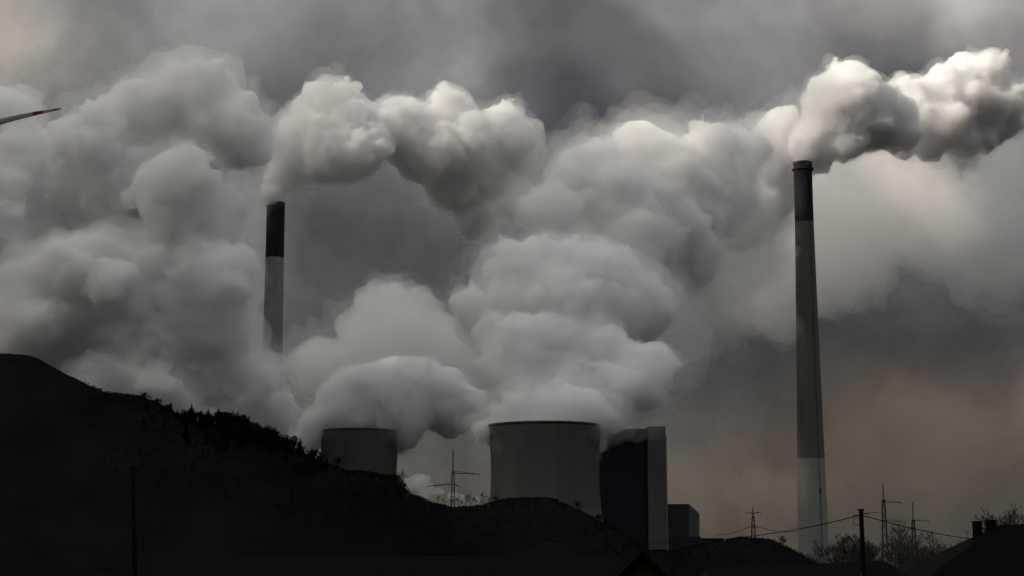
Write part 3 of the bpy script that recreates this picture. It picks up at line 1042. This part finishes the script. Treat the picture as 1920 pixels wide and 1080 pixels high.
# ------------------------------------------------------------------ trees
def bare_tree(seed, H, spread, depth=6, lean=0.0, rmin=0.012, dome=None):
    rs = random.Random(seed)
    tr, cr_ = MB(), MB()

    def grow(p, d, ln, r_, lev):
        n = 3
        if dome:
            e_ = p + d * ln
            if (e_.x / dome[0]) ** 2 + (e_.y / dome[0]) ** 2 + ((e_.z - dome[1]) / dome[2]) ** 2 > rs.uniform(0.8, 1.1):
                ln *= 0.4
                if ln < 0.12:
                    return
        pts, rr = [p], [r_]
        for i in range(n):
            d = (d + Vector((rs.uniform(-1, 1), rs.uniform(-1, 1), rs.uniform(-.4, .9))) * 0.16).normalized()
            p = p + d * (ln / n)
            pts.append(p); rr.append(max(r_ * (1 - 0.35 * (i + 1) / n), rmin))
        (tr if lev < 2 else cr_).tube(pts, rr, 6 if lev < 2 else (4 if lev < 4 else 3), cap=False)
        if lev >= depth:
            return
        k = rs.choice((2, 3, 3)) if lev else rs.choice((3, 4, 5))
        for _ in range(k):
            ax_ = Vector((rs.uniform(-1, 1), rs.uniform(-1, 1), rs.uniform(-.2, .5))).normalized()
            nd_ = (d * rs.uniform(.7, 1.0) + ax_ * spread * rs.uniform(.6, 1.15)).normalized()
            st = pts[rs.choice((2, 3, 3))] if lev else pts[rs.choice((1, 2, 3, 3))]
            grow(st, nd_, ln * rs.uniform(.6, .86), rr[-1] * rs.uniform(.55, .8), lev + 1)
    grow(Vector((0, 0, -0.3)), Vector((lean, 0, 1)).normalized(), H * 0.27, H * 0.022, 0)
    return tr, cr_


def conifer(seed, H):
    rs = random.Random(seed)
    tr, cr_ = MB(), MB()
    tr.tube([(0, 0, -0.3), (0, 0, H * .95)], [H * .018, 0.02], 6)
    n = int(H * 34)
    for i in range(n):
        f = (i + rs.random()) / n
        z = H * (0.08 + 0.92 * f)
        rmax = H * 0.22 * (1 - f) ** 0.8 + 0.10
        a = rs.uniform(0, 2 * math.pi)
        l = rmax * rs.uniform(.55, 1.1)
        d = Vector((math.cos(a), math.sin(a), rs.uniform(-.35, .15)))
        s_ = Vector((-math.sin(a), math.cos(a), 0)) * l * 0.42
        p = Vector((0, 0, z)); q_ = p + d * l; m_ = p + d * l * .55
        cr_.add([p, m_ + s_, q_, m_ - s_, m_ + Vector((0, 0, -l * .22))], [(0, 1, 2, 3), (0, 2, 4)])
    return tr, cr_


def tree_thing(name, mk, loc, label, cat, group=None, sc=1.0, rz=0.0, tm=None, cm=None):
    tr, cr_ = mk
    t = empty(name, loc, label, cat, group, rz)
    t.scale = (sc, sc, sc)
    tr.build('trunk', tm or M['bark'], t)
    cr_.build('crown', cm or M['twig'], t)
    return t


def on_hill(c, s, dz=0.0):
    p = hill_point(c, s)
    p.z += dz
    return p


bare_lab = 'small bare tree among the trees along the left hill ridge'
con_lab = 'small dark conifer among the trees along the left hill ridge'
grp = 'trees on the hill ridge'
B0 = [tree_thing('bare_tree', bare_tree(200 + i, 8.0, 0.8, 6, rmin=0.05), on_hill(300 + 60 * i, -0.05), bare_lab, 'tree', grp) for i in range(4)]
K0 = [tree_thing('conifer_tree', conifer(300 + i, 8.0), on_hill(320 + 70 * i, -0.05), con_lab, 'tree', grp) for i in range(3)]
rs = random.Random(5)
for i in range(255):
    c = rs.triangular(262, 640, 470) if i > 8 else rs.uniform(262, 345)
    s = rs.triangular(-0.24, 0.03, -0.03)
    con = rs.random() < 0.38
    src = rs.choice(K0 if con else B0)
    big = 0.55 if c < 345 else (1.0 if c < 470 else 0.9)
    copy_tree(src, on_hill(c, s, -0.2), rs.uniform(0, 6.28), big * rs.uniform(.75, 1.6), con_lab if con else bare_lab, grp)
# stray bushes higher up on the open slope
for c in (158, 166, 205, 214, 221, 270):
    copy_tree(rs.choice(B0), on_hill(c, -0.03, -0.3), rs.uniform(0, 6), 0.75 if c == 270 else rs.uniform(.22, .38),
              'lone bare bush on the open upper slope of the hill' if c != 270 else 'first bare tree where the open slope meets the wooded ridge', grp)
# scrub that covers the wooded slope
mb = MB()
nr = np.random.RandomState(12)
for i in range(26000):
    c = 150 + 1380 * nr.rand() ** 1.25
    if nr.rand() > (c - 150) / 170.0:
        continue
    s_ = -0.42 + 0.48 * nr.rand() ** 0.7
    p = hill_point(c + 0, s_)
    p = p + Vector((nr.uniform(-1.5, 1.5), nr.uniform(-2, 2), -0.1))
    h = nr.uniform(0.5, 1.7) * (0.6 if c > 760 else 1.0) * (0.8 if c > 1200 else 1.0)
    for k in range(3):
        a = nr.uniform(0, 6.28)
        d = Vector((math.cos(a) * .45, math.sin(a) * .45, 1)) * h
        w = Vector((-math.sin(a), math.cos(a), 0)) * h * 0.10
        q = p + d * 0.55 + Vector((nr.uniform(-.3, .3), 0, 0)) * h
        mb.add([p, q - w * 1.6, p + d, q + w * 1.6], [(0, 1, 2, 3)])
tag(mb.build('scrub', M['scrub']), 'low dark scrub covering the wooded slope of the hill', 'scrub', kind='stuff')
# trunks with sunlight put into their colour between the towers, bushes along the mound
lab = 'slender sunlit-toned bare tree in the gap between the two cooling towers'
P0 = tree_thing('bare_tree', bare_tree(410, 12.0, 0.5, 6, rmin=0.03), on_hill(757, -0.1), lab, 'tree', 'trees between the cooling towers', cm=M['lit'], tm=M['lit'])
for c in (748, 765, 845, 862, 873, 884, 893, 900, 908, 914, 820, 832):
    copy_tree(P0, on_hill(c, rs.uniform(-.15, 0.0), -0.3), rs.uniform(0, 6), rs.uniform(.4, .75), lab, 'trees between the cooling towers')
for c in (930, 1085, 1118, 1126, 1134, 1466):
    copy_tree(rs.choice(B0), on_hill(c, rs.uniform(-.1, 0.05), -0.2), rs.uniform(0, 6), rs.uniform(.35, .7),
              'low bare bush on the dark mound before the power station', 'bushes on the dark mound')

# trees by the right chimney and among the houses
def near_tree(px, ybase, ytop, Y, seed, label, spread=0.75, depth=7, dw=3.8):
    b = at(px, ybase, Y)
    zt = at(px, ytop, Y).z
    z0 = gz(b.x, Y) - 0.2
    mk = bare_tree(seed, 10.0, spread, depth, rmin=0.014 if Y < 300 else 0.026, dome=(dw, 6.0, 4.2))
    hh = float(np.percentile([v[2] for v in mk[1].v], 98))
    t = tree_thing('bare_tree', mk, (b.x, Y, z0), label, 'tree', None, (zt - z0) / hh, tm=M['greytwig'], cm=M['greytwig'])
    return t


near_tree(1549, 1055, 1031, 430, 501, 'lowest bare tree at the foot of the tall right chimney')
near_tree(1574, 1055, 1023, 400, 502, 'round bare tree just right of the chimney foot', dw=4.2)
near_tree(1598, 1055, 1009, 390, 503, 'bare tree directly left of the wire-carrying pole', dw=4.0)
near_tree(1633, 1055, 1017, 400, 504, 'bare tree between the wire-carrying pole and the tallest pylon', dw=4.0)
near_tree(1676, 1060, 1013, 330, 505, 'hazy bare tree at the foot of the tallest pylon', dw=3.6)
near_tree(1736, 1080, 999, 210, 506, 'large round bare tree between the two dark roofs', 0.85, 7, 3.9)
near_tree(1708, 1080, 1004, 225, 507, 'upright bare tree touching the left of the large round tree', 0.6, 7, 2.8)
near_tree(1772, 1060, 1026, 240, 508, 'bare bush just above the left slope of the hipped roof', dw=4.0)
near_tree(1893, 1000, 967, 190, 509, 'bare tree showing over the roof ridge at the right edge', 0.7, dw=3.0)
near_tree(1915, 1000, 962, 180, 510, 'bare tree cut by the right edge of the picture', 0.7, dw=3.2)
